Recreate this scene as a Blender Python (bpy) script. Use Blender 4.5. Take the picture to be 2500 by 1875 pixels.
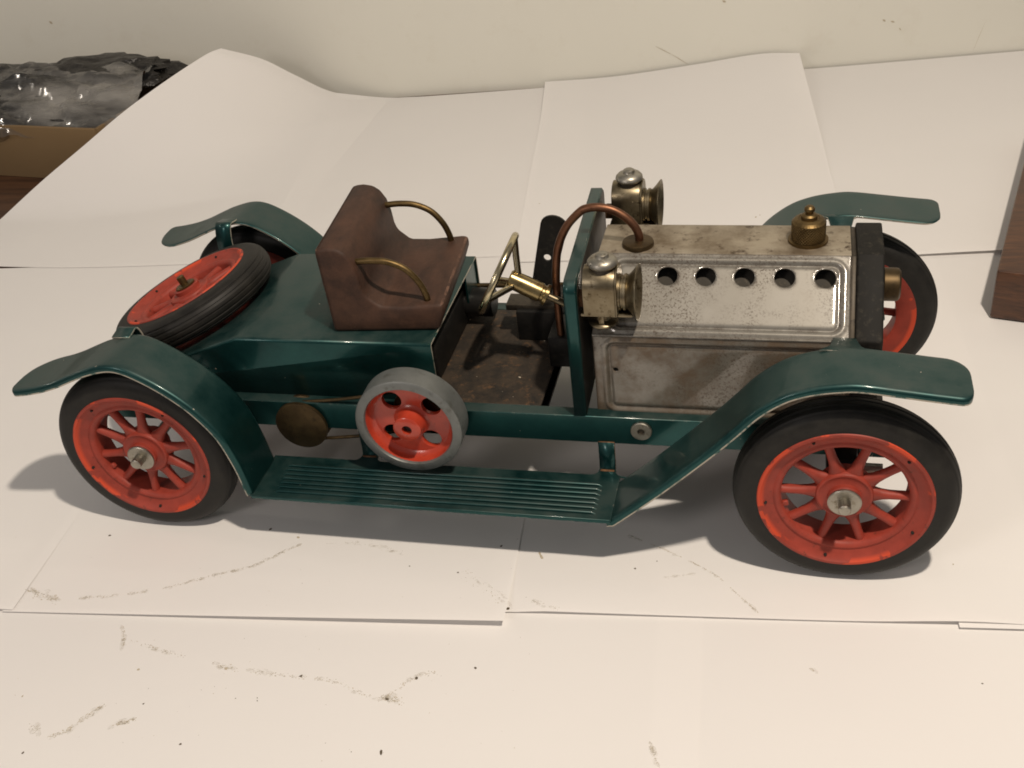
import bpy, bmesh, math, random
from math import sin, cos, pi, radians, sqrt
from mathutils import Vector, Matrix, noise

# ------------------------------------------------------------------ reset
for o in list(bpy.data.objects):
    bpy.data.objects.remove(o)
scene = bpy.context.scene
COL = scene.collection
S = 0.001                                  # everything below is written in millimetres
random.seed(7)
TZ = -1.1                                  # table surface; the car stands on the paper at z = 0

# ------------------------------------------------------------------ camera
cam_d = bpy.data.cameras.new('camera')
cam = bpy.data.objects.new('camera', cam_d)
COL.objects.link(cam)
RT = Vector((0.969725, 0.219653, -0.106702))
UP = Vector((-0.040258, 0.574765, 0.817327))
FW = Vector((-0.240857, 0.788288, -0.566207))
m = Matrix((RT, UP, -FW)).transposed().to_4x4()
m.translation = Vector((262.218, -385.047, 311.846)) * S
cam.matrix_world = m
cam_d.sensor_width = 36.0
cam_d.lens = 2693.58 / 2500 * 36
cam_d.clip_start = 0.01
cam_d.clip_end = 20
scene.camera = cam

# ------------------------------------------------------------------ light
world = bpy.data.worlds.new('World')
scene.world = world
world.use_nodes = True
bg = world.node_tree.nodes['Background']
bg.inputs['Color'].default_value = (1.0, 0.95, 0.92, 1)
bg.inputs['Strength'].default_value = 0.19


def lamp(name, loc, power, colour, radius):
    d = bpy.data.lights.new(name, 'POINT')
    d.energy = power
    d.color = colour
    d.shadow_soft_size = radius
    o = bpy.data.objects.new(name, d)
    COL.objects.link(o)
    o.location = Vector(loc) * S
    return o


lamp('room_lamp', (440, -290, 830), 27.5, (1.0, 0.868, 0.72), 0.018)
lamp('side_lamp', (-800, 0, 420), 1.6, (1.0, 0.90, 0.78), 0.03)
lamp('front_fill_lamp', (-300, -820, 560), 6.0, (1.0, 0.90, 0.84), 0.11)  # added soft fill from the front left, lightens the shadows under the car

vs = scene.view_settings
vs.view_transform = 'Standard'
vs.look = 'None'
vs.exposure = 0.0
vs.gamma = 1.0
vs.use_curve_mapping = False
scene.render.engine = 'CYCLES'
scene.cycles.max_bounces = 8
scene.cycles.filter_width = 1.8
scene.cycles.transparent_max_bounces = 32

# ------------------------------------------------------------------ material helpers
MATS = {}


class NT:
    def __init__(self, name):
        self.m = bpy.data.materials.new(name)
        self.m.use_nodes = True
        self.t = self.m.node_tree
        self.b = self.t.nodes['Principled BSDF']
        MATS[name] = self.m
        self.tc = self.t.nodes.new('ShaderNodeTexCoord')

    def n(self, kind, **kw):
        nd = self.t.nodes.new(kind)
        for k, v in kw.items():
            setattr(nd, k, v)
        return nd

    def link(self, a, b):
        self.t.links.new(a, b)

    def noise(self, scale, detail=4, rough=0.6, stretch=None, dist=0.0):
        nd = self.n('ShaderNodeTexNoise')
        nd.inputs['Scale'].default_value = scale
        nd.inputs['Detail'].default_value = detail
        nd.inputs['Roughness'].default_value = rough
        nd.inputs['Distortion'].default_value = dist
        if stretch:
            mp = self.n('ShaderNodeMapping')
            mp.inputs['Scale'].default_value = stretch
            self.link(self.tc.outputs['Object'], mp.inputs['Vector'])
            self.link(mp.outputs[0], nd.inputs['Vector'])
        else:
            self.link(self.tc.outputs['Object'], nd.inputs['Vector'])
        return nd.outputs['Fac']

    def ramp(self, fac, lo, hi, inv=False):
        r = self.n('ShaderNodeMapRange')
        r.inputs['From Min'].default_value = lo
        r.inputs['From Max'].default_value = hi
        r.inputs['To Min'].default_value = 1.0 if inv else 0.0
        r.inputs['To Max'].default_value = 0.0 if inv else 1.0
        self.link(fac, r.inputs['Value'])
        return r.outputs[0]

    def math(self, op, a, b):
        nd = self.n('ShaderNodeMath', operation=op)
        nd.use_clamp = True
        for i, v in enumerate((a, b)):
            if isinstance(v, (int, float)):
                nd.inputs[i].default_value = v
            else:
                self.link(v, nd.inputs[i])
        return nd.outputs[0]

    def mix(self, fac, a, b):
        nd = self.n('ShaderNodeMix', data_type='RGBA')
        for sock, v in ((nd.inputs[0], fac), (nd.inputs[6], a), (nd.inputs[7], b)):
            if isinstance(v, (int, float)):
                sock.default_value = v
            elif isinstance(v, tuple):
                sock.default_value = (*v, 1)
            else:
                self.link(v, sock)
        return nd.outputs[2]

    def mixf(self, fac, a, b):
        nd = self.n('ShaderNodeMix', data_type='FLOAT')
        for sock, v in ((nd.inputs[0], fac), (nd.inputs[2], a), (nd.inputs[3], b)):
            if isinstance(v, (int, float)):
                sock.default_value = v
            else:
                self.link(v, sock)
        return nd.outputs[0]

    def set(self, **kw):
        for k, v in kw.items():
            s = self.b.inputs[k.replace('_', ' ')]
            if isinstance(v, (int, float)):
                s.default_value = v
            elif isinstance(v, tuple):
                s.default_value = (*v, 1) if len(v) == 3 else v
            else:
                self.link(v, s)

    def bump(self, fac, strength, dist):
        nd = self.n('ShaderNodeBump')
        nd.inputs['Strength'].default_value = strength
        nd.inputs['Distance'].default_value = dist
        self.link(fac, nd.inputs['Height'])
        self.link(nd.outputs[0], self.b.inputs['Normal'])

    def edge(self, radius, lo=0.04, hi=0.3):
        """1 along convex and concave edges: true normal against a rounded one"""
        bv = self.n('ShaderNodeBevel', samples=4)
        bv.inputs['Radius'].default_value = radius
        g = self.n('ShaderNodeNewGeometry')
        d = self.n('ShaderNodeVectorMath', operation='DOT_PRODUCT')
        self.link(bv.outputs[0], d.inputs[0])
        self.link(g.outputs['Normal'], d.inputs[1])
        return self.ramp(d.outputs['Value'], 1 - hi, 1 - lo, inv=True)


def upface(t, lo=0.3, hi=0.95):
    g = t.n('ShaderNodeNewGeometry')
    sp = t.n('ShaderNodeSeparateXYZ')
    t.link(g.outputs['Normal'], sp.inputs[0])
    return t.ramp(sp.outputs['Z'], lo, hi)


# green metallic paint: dusty on upward faces, chipped on edges
t = NT('green_paint')
big = t.noise(55, 5, .65)
fine = t.noise(900, 3, .6)
c = t.mix(t.ramp(big, .35, .7), (0.008, 0.050, 0.050), (0.014, 0.072, 0.069))
dust = t.math('MULTIPLY', upface(t), t.ramp(big, .30, .62))
c = t.mix(t.math('MULTIPLY', dust, .7), c, (0.036, 0.045, 0.040))
chip = t.math('MULTIPLY', t.edge(0.0006), t.ramp(t.noise(330, 4, .7), .545, .60))
spots = t.ramp(t.noise(420, 2, .5), .775, .79)
chip = t.math('MAXIMUM', chip, spots)
c = t.mix(chip, c, (0.55, 0.50, 0.42))
t.set(Base_Color=c, Metallic=t.mixf(dust, .8, .3), Roughness=t.mixf(dust, .32, .52), Coat_Weight=.25, Coat_Roughness=.10)
t.bump(fine, .04, .0002)

# worn bare rim of the sheet metal
t = NT('worn_edge')
k = t.ramp(t.noise(220, 4, .7), .34, .50)
c = t.mix(k, (0.012, 0.10, 0.09), (0.50, 0.46, 0.38))
t.set(Base_Color=c, Metallic=.3, Roughness=.5)

# red enamel
t = NT('red_enamel')
big = t.noise(120, 5, .65)
sp = t.n('ShaderNodeSeparateXYZ')
t.link(t.tc.outputs['Object'], sp.inputs[0])
rr = t.n('ShaderNodeMath', operation='SQRT')
t.link(t.math('ADD', t.math('MULTIPLY', sp.outputs['X'], sp.outputs['X']), t.math('MULTIPLY', sp.outputs['Z'], sp.outputs['Z'])), rr.inputs[0])
lip = t.ramp(rr.outputs[0], .0280, .0292)
fresh = t.math('MULTIPLY', lip, t.ramp(t.noise(48, 4, .6), .50, .515))
c = t.mix(t.ramp(big, .35, .7), (0.23, 0.033, 0.020), (0.34, 0.048, 0.029))
c = t.mix(t.ramp(t.noise(380, 3, .6), .63, .72), c, (0.16, 0.03, 0.018))
c = t.mix(t.math('MULTIPLY', fresh, .85), c, (0.60, 0.066, 0.022))
t.set(Base_Color=c, Roughness=t.mixf(big, .42, .65), Specular_IOR_Level=.35)
t.bump(big, .12, .0008)

t = NT('red_gloss')
big = t.noise(150, 4, .6)
c = t.mix(t.ramp(big, .35, .7), (0.36, 0.036, 0.017), (0.47, 0.054, 0.025))
c = t.mix(t.ramp(t.noise(300, 4, .65), .6, .72), c, (0.22, 0.028, 0.014))
t.set(Base_Color=c, Roughness=.3, Coat_Weight=.3, Coat_Roughness=.15)

t = NT('tyre_rubber')
big = t.noise(140, 5, .6)
c = t.mix(t.ramp(big, .4, .75), (0.007, 0.0065, 0.0055), (0.018, 0.0165, 0.0135))
t.set(Base_Color=c, Roughness=t.mixf(big, .42, .7), Specular_IOR_Level=.32)
t.bump(t.noise(700, 3, .6), .08, .0003)

# tinplate bonnet: scratched, stained with rust specks
def tin(name, a, b, speck_lo, rust_lo, rust_amt):
    t = NT(name)
    big = t.noise(45, 5, .65)
    c = t.mix(t.ramp(big, .35, .7), a, b)
    speck = t.math('MULTIPLY', t.ramp(t.noise(1300, 4, .75), .52, .60), t.ramp(t.noise(38, 3, .6), speck_lo, speck_lo + .14))
    c = t.mix(t.math('MULTIPLY', speck, .85), c, (0.06, 0.04, 0.026))
    rust = t.math('MULTIPLY', t.ramp(t.noise(60, 5, .7), rust_lo, rust_lo + .2), rust_amt)
    c = t.mix(rust, c, (0.105, 0.072, 0.045))
    grime = t.math('MULTIPLY', t.edge(0.0022, .01, .25), t.ramp(t.noise(160, 4, .7), .36, .58))
    c = t.mix(t.math('MULTIPLY', grime, .9), c, (0.05, 0.036, 0.024))
    dull = t.math('MAXIMUM', t.math('MAXIMUM', rust, speck), grime)
    t.set(Base_Color=c, Metallic=t.mixf(dull, .45, .05), Roughness=t.mixf(big, .42, .58), Specular_IOR_Level=.3,
          Coat_Weight=t.mixf(dull, .45, .05), Coat_Roughness=.12, Coat_IOR=2.2)
    t.bump(t.noise(500, 3, .6, (1, 14, 14)), .05, .0002)


tin('tinplate', (0.19, 0.179, 0.155), (0.245, 0.234, 0.208), .385, .60, .45)
tin('tinplate_low', (0.135, 0.122, 0.098), (0.22, 0.203, 0.172), .40, .42, .9)

t = NT('tinplate_top')
big = t.noise(60, 5, .65)
c = t.mix(t.ramp(big, .32, .62), (0.17, 0.13, 0.085), (0.40, 0.35, 0.27))
c = t.mix(t.ramp(t.noise(160, 4, .7), .58, .7), c, (0.08, 0.055, 0.035))
t.set(Base_Color=c, Metallic=.7, Roughness=.5)
t.bump(t.noise(600, 3, .6), .08, .0002)


def metal(name, a, b, rough, met=1.0, sc=180, dirt=None, bump=.05, spec=.5):
    t = NT(name)
    big = t.noise(sc, 4, .65)
    c = t.mix(t.ramp(big, .35, .68), a, b)
    if dirt:
        c = t.mix(t.ramp(t.noise(sc * 1.9, 4, .7), .55, .68), c, dirt)
    t.set(Base_Color=c, Metallic=met, Roughness=t.mixf(big, rough * .8, rough * 1.3), Specular_IOR_Level=spec)
    t.bump(t.noise(900, 3, .6), bump, .0002)


metal('old_brass', (0.115, 0.078, 0.034), (0.185, 0.128, 0.057), .45, dirt=(0.10, 0.062, 0.026))
metal('dull_brass', (0.060, 0.040, 0.019), (0.095, 0.064, 0.029), .45, met=.8, dirt=(0.05, 0.035, 0.018))
metal('lamp_metal', (0.19, 0.155, 0.098), (0.28, 0.24, 0.165), .36, dirt=(0.075, 0.054, 0.028))
metal('bright_brass', (0.28, 0.21, 0.095), (0.39, 0.31, 0.16), .27, dirt=(0.20, 0.14, 0.06))
metal('nickel', (0.50, 0.43, 0.27), (0.62, 0.55, 0.38), .22, dirt=(0.28, 0.23, 0.14))
metal('steel', (0.31, 0.29, 0.245), (0.42, 0.40, 0.345), .40, dirt=(0.20, 0.175, 0.13))
metal('copper', (0.165, 0.08, 0.048), (0.235, 0.115, 0.068), .44, dirt=(0.15, 0.07, 0.04))
metal('grey_iron', (0.135, 0.145, 0.14), (0.175, 0.185, 0.18), .42, met=.4, sc=90, dirt=(0.11, 0.115, 0.105))
metal('boiler_grey', (0.035, 0.031, 0.025), (0.055, 0.049, 0.039), .8, met=0.0, dirt=(0.09, 0.075, 0.055))
metal('black_paint', (0.007, 0.007, 0.0065), (0.013, 0.012, 0.011), .40, met=0.0, dirt=(0.022, 0.02, 0.016), spec=.25)
metal('radiator_black', (0.008, 0.0078, 0.007), (0.016, 0.015, 0.013), .6, met=0.0, dirt=(0.03, 0.027, 0.021), spec=.15)
metal('boiler_dark', (0.04, 0.034, 0.026), (0.08, 0.066, 0.048), .5, met=.6, dirt=(0.03, 0.025, 0.02))

t = NT('oily_floor')
big = t.noise(120, 5, .7)
c = t.mix(t.ramp(big, .35, .62), (0.010, 0.008, 0.006), (0.040, 0.027, 0.016))
c = t.mix(t.ramp(t.noise(260, 5, .7), .57, .70), c, (0.11, 0.058, 0.025))
c = t.mix(t.ramp(t.noise(420, 2, .5), .745, .76), c, (0.5, 0.44, 0.34))
t.set(Base_Color=c, Roughness=.75)
t.bump(t.noise(350, 5, .7), .35, .0008)

t = NT('rusty_metal')
c = t.mix(t.ramp(t.noise(300, 5, .7), .4, .62), (0.10, 0.045, 0.018), (0.20, 0.10, 0.045))
t.set(Base_Color=c, Roughness=.7, Metallic=.3)

t = NT('seat_wood')
big = t.noise(75, 5, .7, (1, .5, 1))
c = t.mix(t.ramp(big, .38, .64), (0.028, 0.0135, 0.0085), (0.068, 0.032, 0.019))
c = t.mix(t.math('MULTIPLY', t.edge(0.0012, .02, .3), t.ramp(t.noise(200, 4, .7), .42, .62)), c, (0.14, 0.075, 0.05))
t.set(Base_Color=c, Roughness=.62, Specular_IOR_Level=.35)
t.bump(t.noise(420, 5, .7), .22, .0006)

t = NT('paper')
big = t.noise(9, 4, .55)
c = t.mix(big, (0.84, 0.825, 0.815), (0.88, 0.865, 0.85))
t.set(Base_Color=c, Roughness=.85, Specular_IOR_Level=.25)
t.bump(t.noise(17, 4, .55), .16, .004)
tl = t.n('ShaderNodeBsdfTranslucent')
tl.inputs[0].default_value = (.80, .78, .77, 1)
mx = t.n('ShaderNodeMixShader')
mx.inputs[0].default_value = .14
t.link(t.b.outputs[0], mx.inputs[1])
t.link(tl.outputs[0], mx.inputs[2])
t.link(mx.outputs[0], t.t.nodes['Material Output'].inputs[0])

t = NT('wall_paint')
big = t.noise(5, 5, .6)
c = t.mix(big, (0.66, 0.65, 0.585), (0.73, 0.72, 0.655))
c = t.mix(t.math('MULTIPLY', t.ramp(t.noise(34, 5, .7), .56, .75), .25), c, (0.58, 0.54, 0.45))
t.set(Base_Color=c, Roughness=.6, Specular_IOR_Level=.3)
t.bump(t.noise(90, 4, .6), .12, .0008)

t = NT('table_wood')
g = t.noise(18, 5, .65, (1, 9, 9))
c = t.mix(t.ramp(g, .35, .68), (0.045, 0.020, 0.010), (0.10, 0.046, 0.022))
t.set(Base_Color=c, Roughness=.5)

t = NT('block_wood')
g = t.noise(30, 6, .7, (1.2, 9, 16), .6)
c = t.mix(t.ramp(g, .32, .70), (0.028, 0.011, 0.006), (0.115, 0.046, 0.018))
t.set(Base_Color=c, Roughness=.42, Coat_Weight=.15, Coat_Roughness=.3)
t.bump(g, .10, .0006)

t = NT('cardboard')
g = t.noise(12, 4, .6)
c = t.mix(g, (0.15, 0.095, 0.043), (0.21, 0.136, 0.063))
t.set(Base_Color=c, Roughness=.85)
t.bump(t.noise(300, 3, .6, (1, 1, .1)), .08, .0004)

t = NT('black_plastic')
t.set(Base_Color=(0.018, 0.016, 0.014), Roughness=.32)
t.bump(t.noise(60, 5, .6), .6, .006)

t = NT('clear_film')
tr = t.n('ShaderNodeBsdfTransparent')
tr.inputs[0].default_value = (.93, .92, .90, 1)
gl = t.n('ShaderNodeBsdfGlossy')
gl.inputs['Roughness'].default_value = .12
df = t.n('ShaderNodeBsdfDiffuse')
df.inputs[0].default_value = (.55, .53, .49, 1)
lw = t.n('ShaderNodeLayerWeight')
lw.inputs[0].default_value = .30
m1 = t.n('ShaderNodeMixShader')
t.link(t.mixf(t.ramp(t.noise(26, 4, .6, (.3, 1, 1)), .44, .66), .05, .48), m1.inputs[0])
t.link(tr.outputs[0], m1.inputs[1])
t.link(df.outputs[0], m1.inputs[2])
m2 = t.n('ShaderNodeMixShader')
t.link(t.math('ADD', lw.outputs['Fresnel'], .03), m2.inputs[0])
t.link(m1.outputs[0], m2.inputs[1])
t.link(gl.outputs[0], m2.inputs[2])
bn = t.n('ShaderNodeBump')
bn.inputs['Strength'].default_value = .06
bn.inputs['Distance'].default_value = .004
t.link(t.noise(70, 4, .6), bn.inputs['Height'])
t.link(bn.outputs[0], gl.inputs['Normal'])
t.link(m2.outputs[0], t.t.nodes['Material Output'].inputs[0])

for nm, cc in (('dirt_dark', (0.09, 0.068, 0.045)), ('dirt_brown', (0.46, 0.40, 0.30)), ('dirt_faint', (0.65, 0.61, 0.53)), ('dark_hole', (0.012, 0.009, 0.007)), ('dirt_smudge', (0.46, 0.41, 0.31))):
    t = NT(nm)
    t.set(Base_Color=cc, Roughness=.9)
    if nm == 'dirt_smudge':
        t.set(Alpha=t.mixf(t.ramp(t.noise(700, 4, .7), .40, .66), .0, .22))
    if nm == 'dirt_faint':
        t.set(Alpha=.6)

# ------------------------------------------------------------------ mesh helpers


def make(name, verts, faces, mat, parent=None, smooth=35, scale=S):
    """one mesh object from millimetre vertices"""
    me = bpy.data.meshes.new(name)
    me.from_pydata([(v[0] * scale, v[1] * scale, v[2] * scale) for v in verts], [], faces)
    bm = bmesh.new()
    bm.from_mesh(me)
    bmesh.ops.remove_doubles(bm, verts=bm.verts, dist=1e-7)
    bmesh.ops.recalc_face_normals(bm, faces=bm.faces)
    bm.to_mesh(me)
    bm.free()
    return wrap(name, me, mat, parent, smooth)


def wrap(name, me, mat, parent=None, smooth=35):
    if isinstance(mat, str):
        mat = (mat,)
    for k in mat:
        me.materials.append(MATS[k])
    if smooth is not None:
        for p in me.polygons:
            p.use_smooth = True
        me.set_sharp_from_angle(angle=radians(smooth))
    o = bpy.data.objects.new(name, me)
    COL.objects.link(o)
    if parent:
        o.parent = parent
    return o


def tag(o, label=None, cat=None, group=None, kind=None):
    for k, v in (('label', label), ('category', cat), ('group', group), ('kind', kind)):
        if v:
            o[k] = v
    return o


def box(name, x0, x1, y0, y1, z0, z1, mat, parent=None, bev=0.4, seg=2):
    me = bpy.data.meshes.new(name)
    bm = bmesh.new()
    bmesh.ops.create_cube(bm, size=1)
    for v in bm.verts:
        v.co = Vector((x0 + (v.co.x + .5) * (x1 - x0), y0 + (v.co.y + .5) * (y1 - y0), z0 + (v.co.z + .5) * (z1 - z0))) * S
    if bev:
        bmesh.ops.bevel(bm, geom=bm.edges[:], offset=bev * S, segments=seg, affect='EDGES', profile=.5)
    bm.to_mesh(me)
    bm.free()
    return wrap(name, me, mat, parent, 40)


def prism(name, pts, y0, y1, mat, parent=None, bev=0.5, seg=2, axis='y', open_faces=()):
    """polygon in xz (axis y) pulled from y0 to y1"""
    me = bpy.data.meshes.new(name)
    bm = bmesh.new()

    def P(a, b, w):
        return Vector((a, w, b) if axis == 'y' else (w, a, b)) * S
    A = [bm.verts.new(P(a, b, y0)) for a, b in pts]
    B = [bm.verts.new(P(a, b, y1)) for a, b in pts]
    bm.faces.new(A)
    bm.faces.new(B[::-1])
    n = len(pts)
    for i in range(n):
        if i in open_faces:
            continue
        bm.faces.new((A[i], B[i], B[(i + 1) % n], A[(i + 1) % n]))
    bmesh.ops.recalc_face_normals(bm, faces=bm.faces)
    if bev:
        ed = [e for e in bm.edges if len(e.link_faces) == 2 and e.calc_face_angle(0) > .3]
        bmesh.ops.bevel(bm, geom=ed, offset=bev * S, segments=seg, affect='EDGES', profile=.5)
    bm.to_mesh(me)
    bm.free()
    return wrap(name, me, mat, parent, 40)


def frame(axis):
    a = Vector(axis).normalized()
    u = a.orthogonal().normalized()
    if abs(a.y) > .99:
        u = Vector((1, 0, 0))
    elif abs(a.z) > .99:
        u = Vector((1, 0, 0))
    elif abs(a.x) > .99:
        u = Vector((0, 1, 0))
    return a, u, a.cross(u)


def lathe(name, prof, centre, axis, mat, parent=None, seg=40, smooth=35, closed=False, wob=None):
    """prof: list of (radius, height along axis)"""
    a, u, w = frame(axis)
    c = Vector(centre)
    V, F = [], []
    n = len(prof)
    for i in range(seg):
        th = 2 * pi * i / seg
        for j, (r, h) in enumerate(prof):
            rr = r + (wob(th, h, j) if wob else 0)
            V.append(c + a * h + (u * cos(th) + w * sin(th)) * rr)
    for i in range(seg):
        k = (i + 1) % seg
        for j in range(n if closed else n - 1):
            q = (j + 1) % n
            F.append((i * n + j, i * n + q, k * n + q, k * n + j))
    return make(name, V, F, mat, parent, smooth)


def catmull(P, per=8, closed=False):
    P = [Vector(p) for p in P]
    out = []
    n = len(P)
    for i in range(n if closed else n - 1):
        if closed:
            p0, p1, p2, p3 = P[i - 1], P[i], P[(i + 1) % n], P[(i + 2) % n]
        else:
            p1, p2 = P[i], P[i + 1]
            p0 = P[i - 1] if i > 0 else p1 * 2 - p2
            p3 = P[i + 2] if i + 2 < n else p2 * 2 - p1
        for k in range(per):
            s = k / per
            out.append(.5 * ((2 * p1) + (p2 - p0) * s + (2 * p0 - 5 * p1 + 4 * p2 - p3) * s * s + (3 * p1 - p0 - 3 * p2 + p3) * s ** 3))
    if not closed:
        out.append(P[-1])
    return out


def tube(name, path, r, mat, parent=None, seg=12, closed=False, cap=True):
    path = [Vector(p) for p in path]
    n = len(path)
    V, F = [], []
    up = None
    for i, p in enumerate(path):
        a = path[(i - 1) % n] if (closed or i > 0) else p
        b = path[(i + 1) % n] if (closed or i < n - 1) else p
        d = (b - a).normalized()
        if up is None:
            up = d.orthogonal().normalized()
        up = (up - d * up.dot(d)).normalized()
        w = d.cross(up)
        rr = r(i / (n - 1)) if callable(r) else r
        for k in range(seg):
            th = 2 * pi * k / seg
            V.append(p + (up * cos(th) + w * sin(th)) * rr)
    for i in range(n if closed else n - 1):
        j = (i + 1) % n
        for k in range(seg):
            q = (k + 1) % seg
            F.append((i * seg + k, i * seg + q, j * seg + q, j * seg + k))
    if cap and not closed:
        F.append(tuple(range(seg))[::-1])
        F.append(tuple((n - 1) * seg + k for k in range(seg)))
    return make(name, V, F, mat, parent, 50)


def plate(name, loops, thick, mat, parent=None, matrix=None, bevel=0.15):
    """flat plate in its own xy plane from closed loops (later loops are holes), thickness along z"""
    cu = bpy.data.curves.new(name, 'CURVE')
    cu.dimensions = '2D'
    cu.fill_mode = 'BOTH'
    cu.extrude = max(thick / 2 - bevel, .01) * S
    cu.bevel_depth = bevel * S
    cu.bevel_resolution = 1
    for L in loops:
        sp = cu.splines.new('POLY')
        sp.points.add(len(L) - 1)
        for p, q in zip(sp.points, L):
            p.co = (q[0] * S, q[1] * S, 0, 1)
        sp.use_cyclic_u = True
    tmp = bpy.data.objects.new('tmp', cu)
    COL.objects.link(tmp)
    dg = bpy.context.evaluated_depsgraph_get()
    me = bpy.data.meshes.new_from_object(tmp.evaluated_get(dg))
    bpy.data.objects.remove(tmp)
    me.materials.clear()
    me.name = name
    if matrix is not None:
        me.transform(matrix)
    return wrap(name, me, mat, parent, 40)


def circ(cx, cy, r, n=28, ph=0):
    return [(cx + r * cos(2 * pi * i / n + ph), cy + r * sin(2 * pi * i / n + ph)) for i in range(n)]


def mtx(origin, ex, ey, ez):
    mm = Matrix((Vector(ex), Vector(ey), Vector(ez))).transposed().to_4x4()
    mm.translation = Vector(origin) * S
    return mm


def solid(o, th, rim=None, off=-1):
    md = o.modifiers.new('thickness', 'SOLIDIFY')
    md.thickness = th * S
    md.offset = off
    if rim:
        o.data.materials.append(MATS[rim])
        md.material_offset_rim = 1
    return o


# ------------------------------------------------------------------ setting: table, wall, paper


def wall_y(x):
    return 457 + .116 * x


V = [(-1100, -520, TZ), (1100, -520, TZ), (1100, wall_y(1100), TZ), (-1100, wall_y(-1100), TZ), (-1100, -520, -30), (1100, -520, -30), (1100, wall_y(1100), -30), (-1100, wall_y(-1100), -30)]
tb = make('table_top', V, [(0, 1, 2, 3), (4, 5, 6, 7), (0, 1, 5, 4), (1, 2, 6, 5), (2, 3, 7, 6), (3, 0, 4, 7)], 'table_wood', smooth=None)
tag(tb, 'dark brown wooden table top under the paper', kind='structure')
V = [(-1100, wall_y(-1100), -30), (1100, wall_y(1100), -30), (1100, wall_y(1100), 700), (-1100, wall_y(-1100), 700)]
V += [(x, y + 60, z) for x, y, z in V]
wl = make('wall', V, [(0, 1, 2, 3), (4, 5, 6, 7), (0, 1, 5, 4), (1, 2, 6, 5), (2, 3, 7, 6), (3, 0, 4, 7)], 'wall_paint', smooth=None)
tag(wl, 'cream painted wall behind the paper', kind='structure')


def lerp(a, b, s):
    return a + (b - a) * s


def polyc(P, s):
    """point at fraction s along a polyline"""
    P = [Vector(p) for p in P]
    L = [0]
    for a, b in zip(P, P[1:]):
        L.append(L[-1] + (b - a).length)
    d = s * L[-1]
    for i in range(len(P) - 1):
        if d <= L[i + 1] + 1e-9:
            f = (d - L[i]) / max(L[i + 1] - L[i], 1e-9)
            return P[i].lerp(P[i + 1], f)
    return P[-1]


SHEETS = []


def sheet(label, front, back, left, right, lift=None, nu=36, nv=44, curl=None):
    """one sheet of paper as a Coons patch between four edge polylines"""
    fr, bk, lf, rt = [catmull(e, 10) if len(e) > 2 else [Vector(p) for p in e] for e in (front, back, left, right)]
    V, F = [], []
    zmin = min(front[0][2], front[-1][2])
    for j in range(nv + 1):
        tt = j / nv
        for i in range(nu + 1):
            s = i / nu
            p = polyc(fr, s) * (1 - tt) + polyc(bk, s) * tt + polyc(lf, tt) * (1 - s) + polyc(rt, tt) * s
            p -= (Vector(front[0]) * (1 - s) + Vector(front[-1]) * s) * (1 - tt) + (Vector(back[0]) * (1 - s) + Vector(back[-1]) * s) * tt
            if lift:
                p.z += lift(s, tt)
            p.z = max(p.z, zmin) + TZ
            V.append(p)
    for j in range(nv):
        for i in range(nu):
            a = j * (nu + 1) + i
            F.append((a, a + 1, a + nu + 2, a + nu + 1))
    o = make('paper_sheet', V, F, 'paper', smooth=60)
    SHEETS.append(o)
    tag(o, label, 'paper', 'white paper sheets covering the table')
    return o


def flat(label, fl, width, length, ang, z, lift=None, w2=None):
    u = Vector((cos(radians(ang)), sin(radians(ang)), 0))
    v = Vector((-u.y, u.x, 0))
    a = Vector((fl[0], fl[1], z))
    b, c, d = a + u * width, a + u * width + v * length, a + v * length
    return sheet(label, [a, b], [d, c], [a, d], [b, c], lift)


def bell(x, c, w):
    return math.exp(-((x - c) / w) ** 2)


# front row, lowest layer
flat('long front paper sheet filling the bottom centre of the photo', (-50, -340), 299, 240, 3.2, .22)
flat('front paper sheet at the bottom right corner', (236, -322), 297, 250, 4.4, .08)
flat('front paper sheet at the bottom left corner', (-240, -356), 212, 250, 6.5, .40)
# middle row under the car; their front edges lift a little
flat('paper sheet under the rear wheels with lifted front edge', (-47.5, -126.5), 210.5, 297, 4.9, 1.0,
     lift=lambda s, t: (1 - t) ** 13 * (.15 + 2.9 * s ** 1.3))
flat('paper sheet under the front wheels', (152.9, -101.9), 210, 297, 4.9, .92,
     lift=lambda s, t: (1 - t) ** 7 * (1.5 * (1 - s) ** 2.6 * min(1, s * 14 - .6 if s > .05 else .05) + 1.6 * bell(s, .84, .12)))
flat('paper sheet right of the front wheel under the wooden block', (326, -89), 210, 297, 4.9, .95,
     lift=lambda s, t: (1 - t) ** 7 * .5)
flat('paper sheet left of the rear wheel, mostly out of frame', (-252, -143.5), 210, 297, 4.9, .80,
     lift=lambda s, t: (1 - t) ** 6 * (1.2 * bell(s, .98, .05)))
# back row: leaning on the wall
sheet('back left paper sheet with its corner curled high over the cardboard box',
      [(-281, 158, 1.2), (-180, 158, 1.2), (-54, 170, 1.2)],
      [(-165, 375, 70), (-143.5, 395, 54), (-127, 412, 34.5), (-105, 432, 12), (-64, 444.5, 1.3)],
      [(-281, 158, 1.2), (-287.5, 224, 1.4), (-265, 252, 17.7), (-239.5, 276, 33.8), (-214, 300, 50), (-191, 328, 62), (-171, 360, 70.2), (-165, 375, 70)],
      [(-54, 170, 1.2), (-62, 290, 1.2), (-64, 444.5, 1.3)], lift=None, nu=44, nv=60)
sheet('back centre paper sheet lying against the wall',
      [(-66, 164, 1.5), (140, 184, 1.3)], [(-105, 431.5, 12.1), (-63, 445, 1.7), (-20, 449, 1.4), (96, 465, 1.3)],
      [(-66, 164, 1.5), (-83.5, 288, 1.8), (-97, 380, 4.5), (-105, 431.5, 12.1)], [(140, 184, 1.3), (96, 465, 1.3)])
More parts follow.
